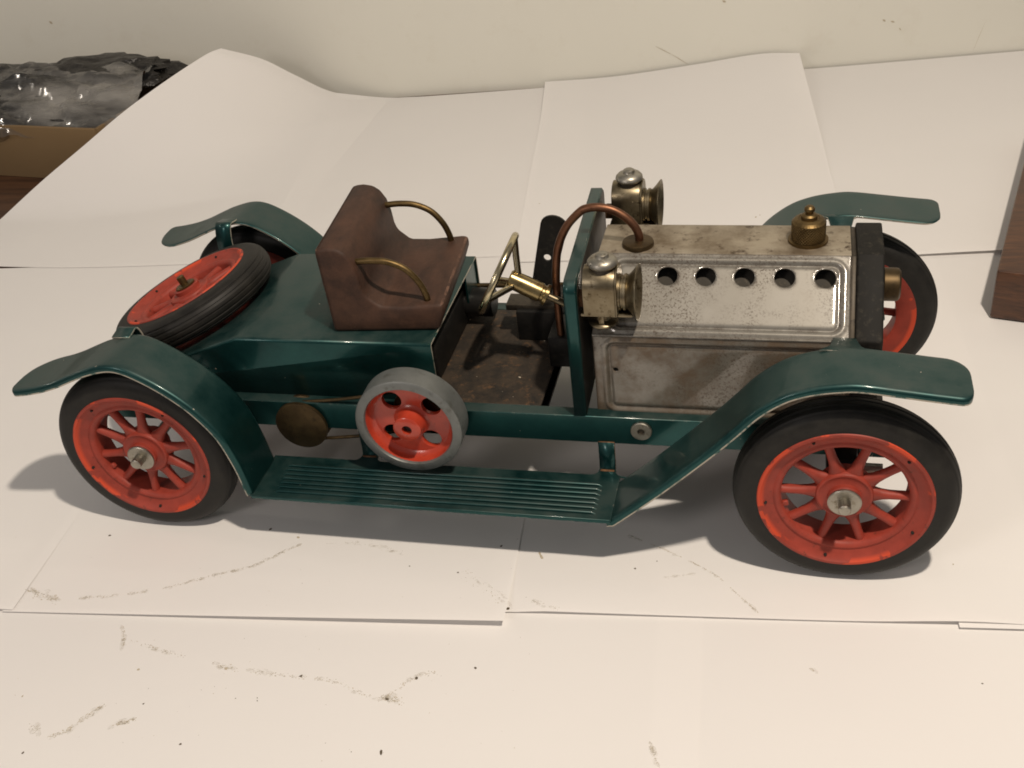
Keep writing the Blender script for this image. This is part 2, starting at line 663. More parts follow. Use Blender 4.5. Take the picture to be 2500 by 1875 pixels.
sheet('back right paper sheet with a raised corner on the wall',
      [(103, 172, 1.7), (200, 180, 1.7), (297, 187, 1.7)],
      [(64.0, 462, 5.6), (120, 468.5, 6.2), (184, 476, 11.5), (231, 481.5, 16.2), (262, 484.5, 15)],
      [(103, 172, 1.7), (96, 225, 2.2), (88, 286, 2.8), (76, 380, 3.2), (64.0, 462, 5.6)],
      [(297, 187, 1.7), (287, 267, 2.4), (277, 364, 4.2), (262, 484.5, 15)])
sheet('far right paper sheet behind the wooden block',
      [(268, 178, 1.2), (372, 190, 3.4), (478, 204, 1.2)], [(249, 484, 1.4), (308, 490.5, 2.2), (427, 504.5, 4.5), (468, 509, 5)],
      [(268, 178, 1.2), (249, 484, 1.4)], [(478, 204, 1.2), (468, 509, 5)])

# ------------------------------------------------------------------ the toy car
car = bpy.data.objects.new('toy_car', None)
COL.objects.link(car)
car.empty_display_size = .02
tag(car, 'dark green vintage toy roadster with red spoked wheels and tinplate bonnet', 'toy car')
GROUND = 0.0

# ---- chassis
CH = box('chassis', -32, 166, -38, 38, 39.6, 41.2, 'black_paint', car, .3)
box('burner_tray', 189, 300, -38, 38, 39.6, 41.2, 'black_paint', CH, .3)
for sg in (-1, 1):
    pr = [(sg * 42.4, 38.5), (sg * 42.4, 51.5), (sg * 36.5, 51.5), (sg * 36.5, 50.3), (sg * 41.2, 50.3), (sg * 41.2, 39.7), (sg * 36.5, 39.7), (sg * 36.5, 38.5)]
    prism('chassis_rail', pr, -34, 302, 'green_paint', CH, .3, 1, axis='x')
lathe('rail_washer', [(1.5, 0), (4.2, 0), (4.2, 1.0), (3.9, 1.3), (1.5, 1.3)], (207.8, -42.4, 46), (0, -1, 0), 'steel', CH, 28, closed=True)
lathe('rail_screw', [(0, 0.2), (1.5, .2), (1.5, .5), (0, .5)], (207.8, -42.4, 46), (0, -1, 0), 'boiler_dark', CH, 16)
# delete nothing under the bonnet: burner tray is dark
box('floor_plate', 118, 166.5, -36.4, 36.4, 50.4, 51.4, 'oily_floor', CH, .2, 1)
tube('axle', [(0, -72, 40), (0, 72, 40)], 2.4, 'steel', car)
fa = prism('axle', [(278, 43.5), (278, 36.5), (290, 36.5), (290, 43.5)], -57, 57, 'black_paint', car, .6)
for sg in (-1, 1):
    box('axle_bracket', 279, 289, sg * 46 - 4, sg * 46 + 4, 36, 52, 'black_paint', fa, .6)
    tube('stub_pin', [(289.5, sg * 52, 41), (298, sg * 52, 41)], 2.0, 'steel', fa)
    tube('stub_pin', [(284, sg * 56, 40), (284, sg * 72, 40)], 2.4, 'steel', fa)

# ---- rear body: folded sheet, open at the front
bd = prism('rear_body', [(124.3, 51.6), (124.3, 79.4), (38, 79.4), (-31, 53.5), (-31, 51.6)], -37, 37, 'green_paint', car, 1.5, 4, open_faces=(0, 4))
solid(bd, .9, 'worn_edge')
box('front_flange', 122.6, 123.6, 20, 36, 60, 78.2, 'green_paint', bd, .2, 1)
box('front_flange', 122.6, 123.6, -36, -34, 52, 78.2, 'green_paint', bd, .2, 1)
# engine inside and below the seat
en = box('engine_block', 84, 121, -24, 30, 53, 70, 'black_paint', car, 1)
lathe('cylinder', [(0, 0), (6, 0), (6.6, .6), (6.6, 15), (6, 15.6), (0, 15.6)], (118, 26, 61.5), (1, 0, 0), 'black_paint', en, 28)
tube('control_rod', [(120, 36, 64), (181, 36, 66)], 1.2, 'dull_brass', en)

# ---- seat
seat_prof = [(0, 0), (-1.0, 37.0), (.6, 38.4), (4.5, 38.7), (8.6, 37.9), (11.6, 35.6), (13.8, 31.5), (15.0, 26), (15.4, 20), (16.4, 16.5), (21.5, 11.6), (30, 11.2), (46.0, 12.3), (48.0, 11.2), (47.6, 8), (44.5, 0)]
st = prism('seat', seat_prof, -30, 30, 'seat_wood', car, 1.7, 3)
st.location = Vector((78.3, -.3, 79.5)) * S
st.rotation_euler.z = radians(4.6)
st['label'] = 'brown wooden bench seat with brass arm hoops'
for sg in (-1, 1):
    y = sg * 25.5
    tube('armrest', catmull([(13.0, y * .99, 30.0), (20, y, 30.4), (27, y, 29.6), (33.5, y, 26.3), (38, y, 20.5), (40.2, y, 14.5), (40.6, y, 10.5)], 6), 1.35, 'old_brass', st, 12)

# ---- dashboard
mdash = mtx((185.0, 0, 0), (0, 1, 0), (0, 0, 1), (1, 0, 0))


def rrect(x0, x1, y0, y1, r, n=6):
    out = []
    for cx, cy, a in ((x1 - r, y1 - r, 0), (x0 + r, y1 - r, 90), (x0 + r, y0 + r, 180), (x1 - r, y0 + r, 270)):
        for i in range(n + 1):
            th = radians(a + 90 * i / n)
            out.append((cx + r * cos(th), cy + r * sin(th)))
    return out


outl = [(-42.4, 51.6)] + [(x, z) for x, z in reversed(rrect(-42.4, 42.4, 51.6, 111.4, 4.5)) if z > 70] + [(42.4, 51.6)]
outl = outl if outl[1][0] < 0 else [outl[0]] + outl[1:-1][::-1] + [outl[-1]]
V, F = [], []
n = len(outl)
for (y, z) in outl:
    for x in (180.2, 182, 184.6, 185.2):
        k = .6 if x == 185.2 else 0
        V.append((x, y - math.copysign(k, y), z - (k if z > 80 else 0)))
for i in range(n - 1):
    for j in range(3):
        F.append((i * 4 + j, i * 4 + j + 1, i * 4 + 4 + j + 1, i * 4 + 4 + j))
F.append(tuple(i * 4 + 3 for i in range(n)))
ds = make('dashboard', V, F, ('green_paint', 'worn_edge', 'boiler_dark'), car, 35)
max(ds.data.polygons, key=lambda p: p.area).material_index = 2
md = ds.modifiers.new('thickness', 'SOLIDIFY')
md.thickness = .8 * S
md.offset = -1
md.material_offset_rim = 1
ds.rotation_euler.z = radians(1.9)
ds.location = Vector((-.2 + 182 * (1 - cos(radians(1.9))), -182 * sin(radians(1.9)), 0)) * S

# ---- bonnet
BP = [(-37, 49.5), (-37, 86.5), (-11.5, 108), (11.5, 108), (37, 86.5), (37, 49.5)]
X0, X1 = 190.0, 283.6


def sdrr(x, y, cx, cy, hx, hy, r):
    qx, qy = abs(x - cx) - hx + r, abs(y - cy) - hy + r
    return min(max(qx, qy), 0) + sqrt(max(qx, 0) ** 2 + max(qy, 0) ** 2) - r


def panel(name, a, b, rect, holes, depth, parent, mat='tinplate', step=.55):
    """pressed bonnet panel between (y,z) points a and b; rect = (x0,x1,v0,v1,r) of the pressed border, holes = (x, v, r)"""
    a, b = Vector((0, *a)), Vector((0, *b))
    H = (b - a).length
    dv = (b - a) / H
    nrm = Vector((1, 0, 0)).cross(dv)
    if nrm.y * (a.y + b.y) < 0:
        nrm = -nrm
    nx, nv = int((X1 - X0) / step), int(H / step)
    cx, cy, hx, hy, r = (rect[0] + rect[1]) / 2, (rect[2] + rect[3]) / 2, (rect[1] - rect[0]) / 2, (rect[3] - rect[2]) / 2, rect[4]
    G = {}
    P = [[X0 + (X1 - X0) * i / nx, H * j / nv] for j in range(nv + 1) for i in range(nx + 1)]
    faces = []
    for j in range(nv):
        for i in range(nx):
            k = j * (nx + 1) + i
            q = (k, k + 1, k + nx + 2, k + nx + 1)
            mx, my = (P[k][0] + P[q[2]][0]) / 2, (P[k][1] + P[q[2]][1]) / 2
            if any((mx - hx_) ** 2 + (my - hv_) ** 2 < hr_ ** 2 for hx_, hv_, hr_ in holes):
                continue
            faces.append(q)
    cnt = {}
    for q in faces:
        for e in range(4):
            ed = tuple(sorted((q[e], q[(e + 1) % 4])))
            cnt[ed] = cnt.get(ed, 0) + 1
    bnd = {v for ed, c_ in cnt.items() if c_ == 1 for v in ed}
    for v in bnd:
        for hx_, hv_, hr_ in holes:
            d = math.hypot(P[v][0] - hx_, P[v][1] - hv_)
            if d < hr_ + 1.2 * step:
                P[v] = [hx_ + (P[v][0] - hx_) / d * hr_, hv_ + (P[v][1] - hv_) / d * hr_]
    V = []
    for x, v in P:
        d = sdrr(x, v, cx, cy, hx, hy, r)
        h = depth * (bell(d, -.2, .85) * -.9 + bell(d, 1.6, .9) * .75)
        V.append(a + dv * v + Vector((x, 0, 0)) + nrm * h)
    o = make(name, V, faces, mat, parent, 60)
    solid(o, .5, None, off=0)
    return o


bn = prism('bonnet', [(-11.9, 108.0), (-11.2, 108.35), (11.2, 108.35), (11.9, 108.0), (11.2, 107.6), (-11.2, 107.6)], X0 - .2, X1, 'tinplate_top', car, 0, axis='x')
HS = [(217, 9.4, 3.75), (231.3, 9.4, 3.75), (245.6, 9.4, 3.75), (260.2, 9.4, 3.75), (274.7, 9.4, 3.75)]
for sg in (-1, 1):
    a, b, c_ = (sg * 11.6, 107.9), (sg * 37, 86.5), (sg * 37, 49.3)
    panel('side_panel', a, b, (197.5, 280.0, 4.2, 29.6, 3.0), [(x, v - .2, r) for x, v, r in HS], .75, bn)
    panel('side_panel', (sg * 37, 86.1), c_, (195.8, 281, 3.6, 33.0, 2.6), [(198.2, 15.2, .95)], .75, bn, 'tinplate_low')
    tube('seam_bead', [(X0, sg * 37.0, 86.5), (X1, sg * 37.0, 86.5)], .55, 'tinplate', bn, 8)
prism('bonnet_end', [(-36.4, 49.5), (-36.4, 86.2), (-11.3, 107.4), (11.3, 107.4), (36.4, 86.2), (36.4, 49.5)], X0 + .4, X0 + 1.0, 'boiler_dark', bn, 0, axis='x')
lathe('boiler', [(0, 0), (19, 0), (23.5, 1.5), (23.5, 86), (19, 88), (0, 88)], (193, 0, 80), (1, 0, 0), 'boiler_grey', bn, 40)

# ---- radiator
rad = prism('radiator', [(-38.2, 46), (-38.2, 87.3), (-12.4, 109.3), (12.4, 109.3), (38.2, 87.3), (38.2, 46)], 285.6, 295.2, 'radiator_black', car, .8, 3, axis='x')
prism('radiator_gasket', [(-36.8, 46), (-36.8, 86.2), (-11.4, 107.6), (11.4, 107.6), (36.8, 86.2), (36.8, 46)], 283.2, 285.8, 'boiler_dark', rad, .2, 1, axis='x')
lathe('drain_plug', [(0, 7.6), (5.2, 7.6), (6.2, 6.9), (6.4, 6), (6.4, 1.6), (5.6, 1.2), (5.6, 0)], (295.1, -1, 90), (1, 0, 0), 'dull_brass', rad, 32)

# ---- safety valve
def knurl(th, h, j):
    return .0 if j < 3 or j > 26 else .26 * (abs(sin(17 * th + h * 2.6)) + abs(sin(17 * th - h * 2.6)) - 1)


sv_prof = [(7.4, 0), (7.4, 1.0), (6.0, 1.2)] + [(6.15, 1.4 + i * .29) for i in range(24)] + [(5.9, 8.3), (5.3, 9.1), (4.0, 9.6), (3.6, 9.3), (3.0, 9.3), (3.0, 10.6), (2.3, 11.2), (1.4, 11.4), (1.5, 11.9), (2.0, 12.7), (1.9, 13.6), (1.2, 14.3), (0, 14.5)]
lathe('safety_valve', sv_prof, (268.1, -.8, 108.3), (0, 0, 1), 'old_brass', car, 136, 25, wob=knurl)

# ---- copper steam pipe over the dashboard
py_ = -5.5
pp = tube('steam_pipe', catmull([(204.8, py_, 109), (204.8, py_, 112.5), (203.2, py_, 116.4), (199.8, py_, 120.2), (195.3, py_, 123.0), (190.2, py_, 124.2), (185.8, py_, 123.9), (182.4, py_, 122.3), (176.6, py_, 115.8), (172.5, py_, 106.6), (170.8, py_, 96.2), (170.2, py_, 86.4), (170.2, py_, 76), (170.4, py_, 64)], 6), 1.65, 'copper', car, 14)
fl = lathe('pipe_flange', [(0, 2.3), (5.0, 2.3), (5.9, 1.9), (6.1, 1.4), (6.1, 0)], (204.4, py_ - .3, 108.2), (0, 0, 1), 'dull_brass', pp, 36)
for k in range(2):
    th = radians(20 + 180 * k)

# ---- steering
sc = Vector((148.6, -12, 98.3))
sa = Vector((.887, 0, -.461)).normalized()
a_, u_, w_ = frame(sa)
ring = [sc + (u_ * cos(2 * pi * i / 48) + w_ * sin(2 * pi * i / 48)) * 16.4 for i in range(48)]
sw = tube('steering_wheel', ring, 1.55, 'nickel', car, 12, closed=True)
for k in range(3):
    th = 2 * pi * k / 3 + .5
    e = u_ * cos(th) + w_ * sin(th)
    tube('wheel_spoke', [sc + e * 16.2, sc + e * 10 + sa * 3.4, sc + e * 3 + sa * 7.5], 1.35, 'nickel', sw, 10)
lathe('wheel_hub', [(0, 4.6), (3.0, 4.6), (3.8, 5.2), (4.0, 12), (4.0, 18.6), (3.5, 19.0), (3.5, 20), (4.4, 20.3), (4.4, 21.6), (2.6, 22), (0, 22)], sc, sa, 'bright_brass', sw, 30)
tube('steering_column', [sc + sa * 20, sc + sa * 41], 1.5, 'lamp_metal', sw)

# ---- regulator lever and its block
vb = box('valve_block', 147, 179, 11, 35, 51.5, 66, 'black_paint', car, .6)
box('valve_ledge', 142, 166, 14, 24, 64.8, 67.6, 'boiler_dark', vb, .3)
Lv = [(-3.9, -6), (3.9, -6)] + [(5.6 * cos(radians(a)), 41.5 + 4.6 * sin(radians(a))) for a in range(0, 181, 15)]
d = Vector((8.7, 0, 33)).normalized()
plate('regulator_lever', [Lv, circ(-.2, 26, 1.75, 20)], 1.2, 'black_paint', car, mtx((155.0, 20, 63), (d.z, 0, -d.x), (d.x, 0, d.z), (0, -1, 0)))

box('valve_body', 165, 179, -9, 10.5, 51.5, 66, 'black_paint', vb, .8)

# ---- headlamps
for sg in (-1, 1):
    cy = sg * 36.0
    arch = lambda w, z0, zc: [(cy - w, z0), (cy - w, zc)] + [(cy - w * cos(radians(q)), zc + w * .95 * sin(radians(q))) for q in range(10, 171, 10)] + [(cy + w, zc), (cy + w, z0)]
    hl = prism('headlamp', arch(6.8, 98.5, 109.2), 188.6, 200.6, 'lamp_metal', car, .35, 2, axis='x')
    prof = [(0, 6.2), (1.5, 6.1), (2.3, 5.6), (2.5, 4.9), (2.7, 4.5), (4.6, 4.0), (5.5, 3.0), (5.7, 2.0), (5.2, 1.2), (4.2, .8), (4.2, 0)]
    lathe('chimney_cap', prof, (195.6, cy, 115.2), (0, 0, 1), 'steel', hl, 36)
    prism('front_plate', arch(7.3, 98.2, 109.4), 200.4, 201.4, 'lamp_metal', hl, .3, 1, axis='x')
    lathe('cap_neck', [(0, 0), (4.4, 0), (4.4, 3)], (195.6, cy, 113.2), (0, 0, 1), 'boiler_dark', hl, 28)
    bprof = [(0, 1.2), (5.6, 1.2), (6.2, .2), (6.9, 0), (6.9, 1.1), (6.3, 1.3), (6.3, 2.0), (6.9, 2.2), (6.9, 3.1), (6.4, 3.4), (7.2, 4.4), (8.6, 5.6), (9.9, 6.6), (10.5, 7.1), (10.6, 7.4), (10.2, 7.3), (8.4, 6.0), (6.4, 4.6), (5.5, 3.2), (0, 2.6)]
    lathe('lamp_bell', bprof, (201.0, cy, 105), (1, 0, 0), 'lamp_metal', hl, 44)
    box('base_plate', 187.2, 206.5, cy - 5.5, cy + 5.5, 97.2, 98.5, 'lamp_metal', hl, .3)
    ft = lathe('lamp_foot', [(0, 0), (5.2, 0), (5.6, .5), (5.6, 1.2), (5.0, 1.8), (3.2, 2.2), (2.8, 5.8)], (194.6, cy, 91.6), (0, 0, 1), 'lamp_metal', hl, 32)
    box('foot_strut', 193.6, 195.6, cy - 4.6, cy - 3.2, 93, 97.6, 'lamp_metal', hl, .2)
    box('lamp_bracket', 185.0, 190.2, cy - 2.4, cy + 2.4, 99.5, 104.5, 'rusty_metal', hl, .3)

# ---- fenders


def sweep(name, path, ys, lip_h, tip_r_start, tip_r_end, parent, mat=('green_paint',)):
    """sheet swept along path (x,z); ys = (inner, outer); outer edge rolled down by lip_h; rounded tips"""
    pth = catmull([(x, 0, z) for x, z in path], 8)
    L = [0]
    for a, b in zip(pth, pth[1:]):
        L.append(L[-1] + (b - a).length)
    T = L[-1]
    yi, yo = ys
    sgn = 1 if yo > yi else -1
    W = abs(yo - yi)
    cols = [0, .03, .06, .15, .3, .5, .7, .82, .9, .9175, .935, .9525, .97, .988, 1.0]
    V, F = [], []
    # resample, denser at the ends
    N = 90
    fr = []
    for i in range(N + 1):
        s = i / N
        fr.append(s)
    if tip_r_start:
        fr += [k * k * .0011 for k in range(1, 9)]
    if tip_r_end:
        fr += [1 - k * k * .0011 for k in range(1, 9)]
    fr = sorted(set(fr))

    def at(s):
        d_ = s * T
        for i in range(len(L) - 1):
            if d_ <= L[i + 1] + 1e-9:
                f = (d_ - L[i]) / max(L[i + 1] - L[i], 1e-9)
                return pth[i].lerp(pth[i + 1], f), (pth[i + 1] - pth[i]).normalized()
        return pth[-1], (pth[-1] - pth[-2]).normalized()
    for s in fr:
        p, tg = at(s)
        nr = Vector((-tg.z, 0, tg.x))
        if nr.z < 0 and abs(nr.z) > .2:
            nr = -nr
        a, b = 0, W
        for R_, dd in ((tip_r_start, s * T), (tip_r_end, (1 - s) * T)):
            if R_ and dd < R_[0]:
                a = R_[0] - sqrt(max(R_[0] ** 2 - (R_[0] - dd) ** 2, 0))
            if R_ and dd < R_[1]:
                b = W - (R_[1] - sqrt(max(R_[1] ** 2 - (R_[1] - dd) ** 2, 0)))
        for cfrac in cols:
            fw_ = (b - a) - 1.5
            if cfrac <= .9:
                w, dz = a + fw_ * cfrac / .9, 0.0
            elif cfrac <= .97:
                q = (cfrac - .9) / .07 * pi / 2
                w, dz = a + fw_ + 1.5 * sin(q), -1.5 * (1 - cos(q))
            else:
                w, dz = b, -1.5 - (cfrac - .97) / .03 * lip_h
            ie = a + 1.6 - w
            if ie > 0:
                dz -= .5 * (ie / 1.6) ** 2
            V.append(p + Vector((0, yi + sgn * w, 0)) + nr * dz)
    m_ = len(cols)
    for i in range(len(fr) - 1):
        for j in range(m_ - 1):
            F.append((i * m_ + j, i * m_ + j + 1, (i + 1) * m_ + j + 1, (i + 1) * m_ + j))
    o = make(name, V, F, mat, parent, 50)
    # normals must point up for the thickness to go down
    bm = bmesh.new()
    bm.from_mesh(o.data)
    if sum(f.normal.z * f.calc_area() for f in bm.faces) < 0:
        bmesh.ops.reverse_faces(bm, faces=bm.faces)
        bm.to_mesh(o.data)
    bm.free()
    o.data.materials.append(MATS['worn_edge'])
    for f_i, p_ in enumerate(o.data.polygons):
        if f_i % (m_ - 1) == m_ - 2:
            p_.material_index = 1
    md = o.modifiers.new('thickness', 'SOLIDIFY')
    md.thickness = .8 * S
    md.offset = -1
    md.material_offset_rim = 1
    return o


FRONT = [(197.6, 25.4), (199.5, 26.2), (217, 42.6), (235, 61), (244, 71), (252, 80.3), (261, 87.3), (270, 91), (280, 92.9), (287, 93.2), (299, 91.9), (310, 90.6), (322, 89.4)]
REAR = [(-48.5, 74.0), (-42, 74.9), (-34, 76.6), (-26, 79.2), (-18, 82.6), (-10, 85.8), (0, 88.4), (8, 87.7), (18, 82.6), (28, 75.2), (36, 66.8), (43, 55.5), (47, 41), (48.8, 28), (49.2, 25.6)]
SIDE = {-1: 'near', 1: 'far'}
for sg in (-1, 1):
    ff = sweep('front_fender', FRONT, (sg * 50, sg * 73.8), 1.4, 0, (8, 4), car)
    rf = sweep('rear_fender', REAR, (sg * 49.5, sg * 73.8), 1.4, (14, 2.5), 0, car)
    # straps
    V, F = [], []
    P = [(sg * 52, 92.4), (sg * 49, 92.3), (sg * 44, 91.2), (sg * 40, 89.6), (sg * 37.4, 88.2)]
    hw = [9, 5.5, 4.4, 4.2, 4.2]
    for (y, z), w in zip(P, hw):
        V += [(282 - w, y, z), (282 + w * .9, y, z)]
    for i in range(len(P) - 1):
        F.append((2 * i, 2 * i + 1, 2 * i + 3, 2 * i + 2))
    solid(make('fender_strap', V, F, 'green_paint', ff, 60), .8, 'worn_edge', 0)
    pth = catmull([(0, sg * 53, 88.4), (0, sg * 49.5, 89.0), (0, sg * 47, 89.4), (0, sg * 45.2, 87.8), (0, sg * 43.6, 83), (0, sg * 42.6, 74), (0, sg * 41.0, 62), (0, sg * 38.2, 56)], 5)
    V, F = [], []
    for p in pth:
        V += [(-7.0, p.y, p.z - .1), (1.0, p.y, p.z)]
    for i in range(len(pth) - 1):
        F.append((2 * i, 2 * i + 1, 2 * i + 3, 2 * i + 2))
    solid(make('fender_strap', V, F, 'green_paint', rf, 60), .8, 'worn_edge', 0)
    # running board: inner edge with filleted brackets rising to the rail
    yi, yo = 47.6, 73.9
    rb = [(48.4, yo), (199, yo), (199, yi)]
    for xa, xb in ((190.2, 196.8), (87.6, 94.6)):
        rb += [(xb + 3 - 3 * sin(radians(q)), yi - 3 + 3 * cos(radians(q))) for q in range(0, 91, 18)]
        rb += [(xb, yi - 3.4), (xa, yi - 3.4)]
        rb += [(xa - 3 + 3 * cos(radians(q)), yi - 3 + 3 * sin(radians(q))) for q in range(0, 91, 18)]
    rb += [(48.4, yi)]
    bdm = plate('running_board', [[(x, sg * y) for x, y in rb]], 1.0, 'green_paint', car, mtx((0, 0, 25.7), (1, 0, 0), (0, 1, 0), (0, 0, 1)), .2)
    for k in range(7):
        y = sg * (54.2 + k * 2.75)
        tube('rib', [(57 + .2 * k, y, 25.7), (58.6 + .2 * k, y, 26.55), (191.2, y, 26.55), (192.6, y, 25.7)], .72, 'green_paint', bdm, 8)
    prism('outer_lip', [(sg * 73.0, 26.0), (sg * 74.0, 26.3), (sg * 74.4, 25.8), (sg * 74.4, 24.6), (sg * 73.7, 24.6), (sg * 73.7, 25.4)], 48.6, 198.8, ('green_paint',), bdm, .15, 1, axis='x')
    for xa, xb in ((190.2, 196.8), (87.6, 94.6)):
        P = [(sg * 44.6, 25.2), (sg * 43.2, 26.6), (sg * 42.7, 30), (sg * 42.6, 39.4)]
        V, F = [], []
        for y, z in P:
            V += [(xa, y, z), (xb, y, z)]
        for i in range(3):
            F.append((2 * i, 2 * i + 1, 2 * i + 3, 2 * i + 2))
        solid(make('board_bracket', V, F, 'green_paint', bdm, 60), .9, 'rusty_metal', 0)
        box('bracket_weld', xa + .4, xb - .4, min(sg * 45.2, sg * 44.0), max(sg * 45.2, sg * 44.0), 25.5, 26.5, 'rusty_metal', bdm, .3, 1)

# ---- wheels


def wheel_parts():
    """meshes for one wheel, axis along Y, outer face towards -Y, centred on the axle"""
    M = {}
    keep = []
    rim = [(30.9, -6.9), (30.6, -7.3), (29.6, -7.3), (29.0, -6.6), (27.0, -5.2), (25.2, -4.6), (24.4, -5.0), (23.8, -5.0), (22.6, -4.0), (22.3, -3.0), (22.3, 6.0), (24, 7.0), (30.6, 7.6), (30.9, 6.8), (29.8, 0)]
    o = lathe('wheel', rim, (0, 0, 0), (0, 1, 0), 'red_enamel', None, 96, 40, closed=True)
    M['wheel'] = o
    tp = [(30.0, -5.6), (30.7, -6.95), (31.6, -6.75)]
    steps = 60
    for k in range(steps + 1):
        ph = radians(-82 + 164 * k / steps)
        rr_ = 32.6 + 7.4 * cos(ph) ** .72
        groove = k % 8 in (6, 7) and 12 < k < 50
        tp.append((rr_ - (.42 if groove else 0), .3 + 7.1 * sin(ph)))
    tp += [(31.6, 7.3), (30.7, 7.5), (30.0, 6.4)]
    M['tyre'] = lathe('tyre', tp, (0, 0, 0), (0, 1, 0), 'tyre_rubber', None, 96, 50)
    hub = [(3.0, -6.6), (5.7, -6.6), (6.1, -6.2), (6.1, -4.4), (7.0, -3.9), (8.6, -3.8), (9.2, -4.1), (9.8, -3.9), (10.2, -3.2), (10.2, 2.4), (6, 3), (6, 7.4), (3.0, 7.4)]
    M['hub'] = lathe('hub', hub, (0, 0, 0), (0, 1, 0), 'red_enamel', None, 48, 40)
    # spoke: wide at the hub, narrow at the rim
    V, F = [], []
    st_ = [(8.6, 3.4), (10.2, 3.1), (11.4, 2.55), (13, 2.05), (15.5, 1.7), (19, 1.55), (21.6, 1.6), (22.6, 1.8), (23.2, 2.1)]
    for r, w in st_:
        for a in range(8):
            th = 2 * pi * a / 8 + pi / 8
            V.append((w * cos(th) * 1.06, -1.3 + 2.1 * sin(th), r))
    for i in range(len(st_) - 1):
        for a in range(8):
            b = (a + 1) % 8
            F.append((i * 8 + a, i * 8 + b, i * 8 + 8 + b, i * 8 + 8 + a))
    M['spoke'] = make('spoke', V, F, 'red_enamel', None, 60)
    M['washer'] = lathe('washer', [(2.2, -7.9), (5.6, -7.9), (6.0, -7.6), (6.0, -7.0), (2.2, -7.0)], (0, 0, 0), (0, 1, 0), 'steel', None, 32, closed=True)
    M['axle_nut'] = lathe('axle_nut', [(0, -12.2), (1.9, -12.2), (2.3, -11.8), (2.3, -7.2), (0, -7.2)], (0, 0, 0), (0, 1, 0), 'steel', None, 24)
    M['rivet_hole'] = lathe('rivet_hole', [(0, -.55), (.45, -.5), (.6, -.2), (.6, .4)], (0, 0, 0), (0, 1, 0), 'dark_hole', None, 10)  # stands for a rivet hole: small dome, the hole's darkness is in its colour
    M['valve'] = box('valve', -1.1, 1.1, -3.2, -1.4, 20.4, 23.0, 'red_enamel', None, .3, 1)
    return M


WM = wheel_parts()


def place_wheel(loc, rotz=0, spin=0, matrix=None, name='wheel', valve=True, nut=True, scale=1.0):
    w = bpy.data.objects.new(name, WM['wheel'].data)
    COL.objects.link(w)
    w.parent = car
    if matrix is None:
        w.matrix_local = Matrix.Translation(Vector(loc) * S) @ Matrix.Rotation(rotz, 4, 'Z') @ Matrix.Rotation(spin, 4, 'Y') @ Matrix.Scale(scale, 4)
    else:
        w.matrix_local = matrix

    def add(nm, mat4=Matrix()):
        o = bpy.data.objects.new(nm, WM[nm].data)
        COL.objects.link(o)
        o.parent = w
        o.matrix_local = mat4
        return o
    for nm in ('tyre', 'hub', 'washer', 'axle_nut'):
        add(nm)
    for k in range(10):
        add('spoke', Matrix.Rotation(2 * pi * k / 10, 4, 'Y'))
    for k in range(5):
        th = 2 * pi * (k + .35) / 5
        add('rivet_hole', Matrix.Translation(Vector((27.9 * cos(th), -6.0, 27.9 * sin(th))) * S))
    if valve:
        add('valve', Matrix.Rotation(2 * pi * .155, 4, 'Y'))
    return w


WY = 63.7
place_wheel((284.3, -WY, 40), 0, radians(198))
place_wheel((0, -WY, 40), 0, radians(188))
place_wheel((286.3, WY, 40), pi, radians(11))
place_wheel((2.0, WY, 40), pi, radians(25))
# spare wheel lying on the sloping tail
nz = Vector((-.352, .008, .936)).normalized()
ey = -nz
ex = Vector((.936, 0, .352)).normalized()
ex = (ex - ey * ex.dot(ey)).normalized()
ez = ex.cross(ey)
pc = Vector((-3.2, 1.8, 81.4 - GROUND)) - nz * 6.9 * .97
M3 = Matrix((ex, ey, ez)).transposed().to_4x4()
M3.translation = pc * S
sp = place_wheel(None, matrix=M3 @ Matrix.Rotation(.2, 4, 'Y') @ Matrix.Scale(.972, 4), name='spare_wheel', valve=False)
for ch in sp.children:
    if ch.name.startswith(('washer', 'axle_nut')):
        ch.material_slots[0].link = 'OBJECT'
        ch.material_slots[0].material = MATS['old_brass']
        ch.scale = (.8, .97, .8)
sp['label'] = 'spare red spoked wheel lying tilted on the tail'
for o in WM.values():
    bpy.data.objects.remove(o)
tube('spare_mount', [pc - nz * 4, pc - nz * 16], 4, 'black_paint', car)

# ---- flywheel, pulley and belt
fc = Vector((116.3, -56.6, 52.2))
fw_prof = [(18.2, 8.6), (18.2, .6), (18.6, 0), (21.6, 0), (22.2, .5), (22.2, 10.6), (21.7, 11), (18.6, 11), (18.2, 10.4)]
fw = lathe('flywheel', fw_prof, fc, (0, 1, 0), 'grey_iron', car, 72, 40, closed=True)
web = plate('flywheel_web', [circ(0, 0, 18.4, 64)] + [circ(11.6 * cos(radians(a)), 11.6 * sin(radians(a)), 4.3, 26) for a in (38, 128, 218, 308)], 2.2, 'red_gloss', fw,
            mtx(fc + Vector((0, 6.6, 0)), (1, 0, 0), (0, 0, 1), (0, -1, 0)), .2)
lathe('flywheel_fillet', [(18.25, .8), (18.0, 3.0), (17.2, 4.6), (15.8, 5.5), (18.3, 5.6)], fc, (0, 1, 0), 'red_gloss', fw, 64, 60)
lathe('flywheel_hub', [(2.1, 2.5), (2.1, -1.6), (5.2, -1.6), (5.8, -1.1), (5.9, 3.8), (6.6, 5.0), (7.6, 5.5)], fc, (0, 1, 0), 'red_gloss', fw, 40, 40)
lathe('bore_dark', [(0, .4), (2.0, .4)], fc, (0, 1, 0), 'dark_hole', fw, 20)  # flat disc across the bore, its dark colour stands for the shaded hole
tube('crankshaft', [fc + Vector((0, .5, 0)), fc + Vector((0, 22, 0))], 1.9, 'steel', fw)
pc2 = Vector((62.6, -44.6, 40.6))
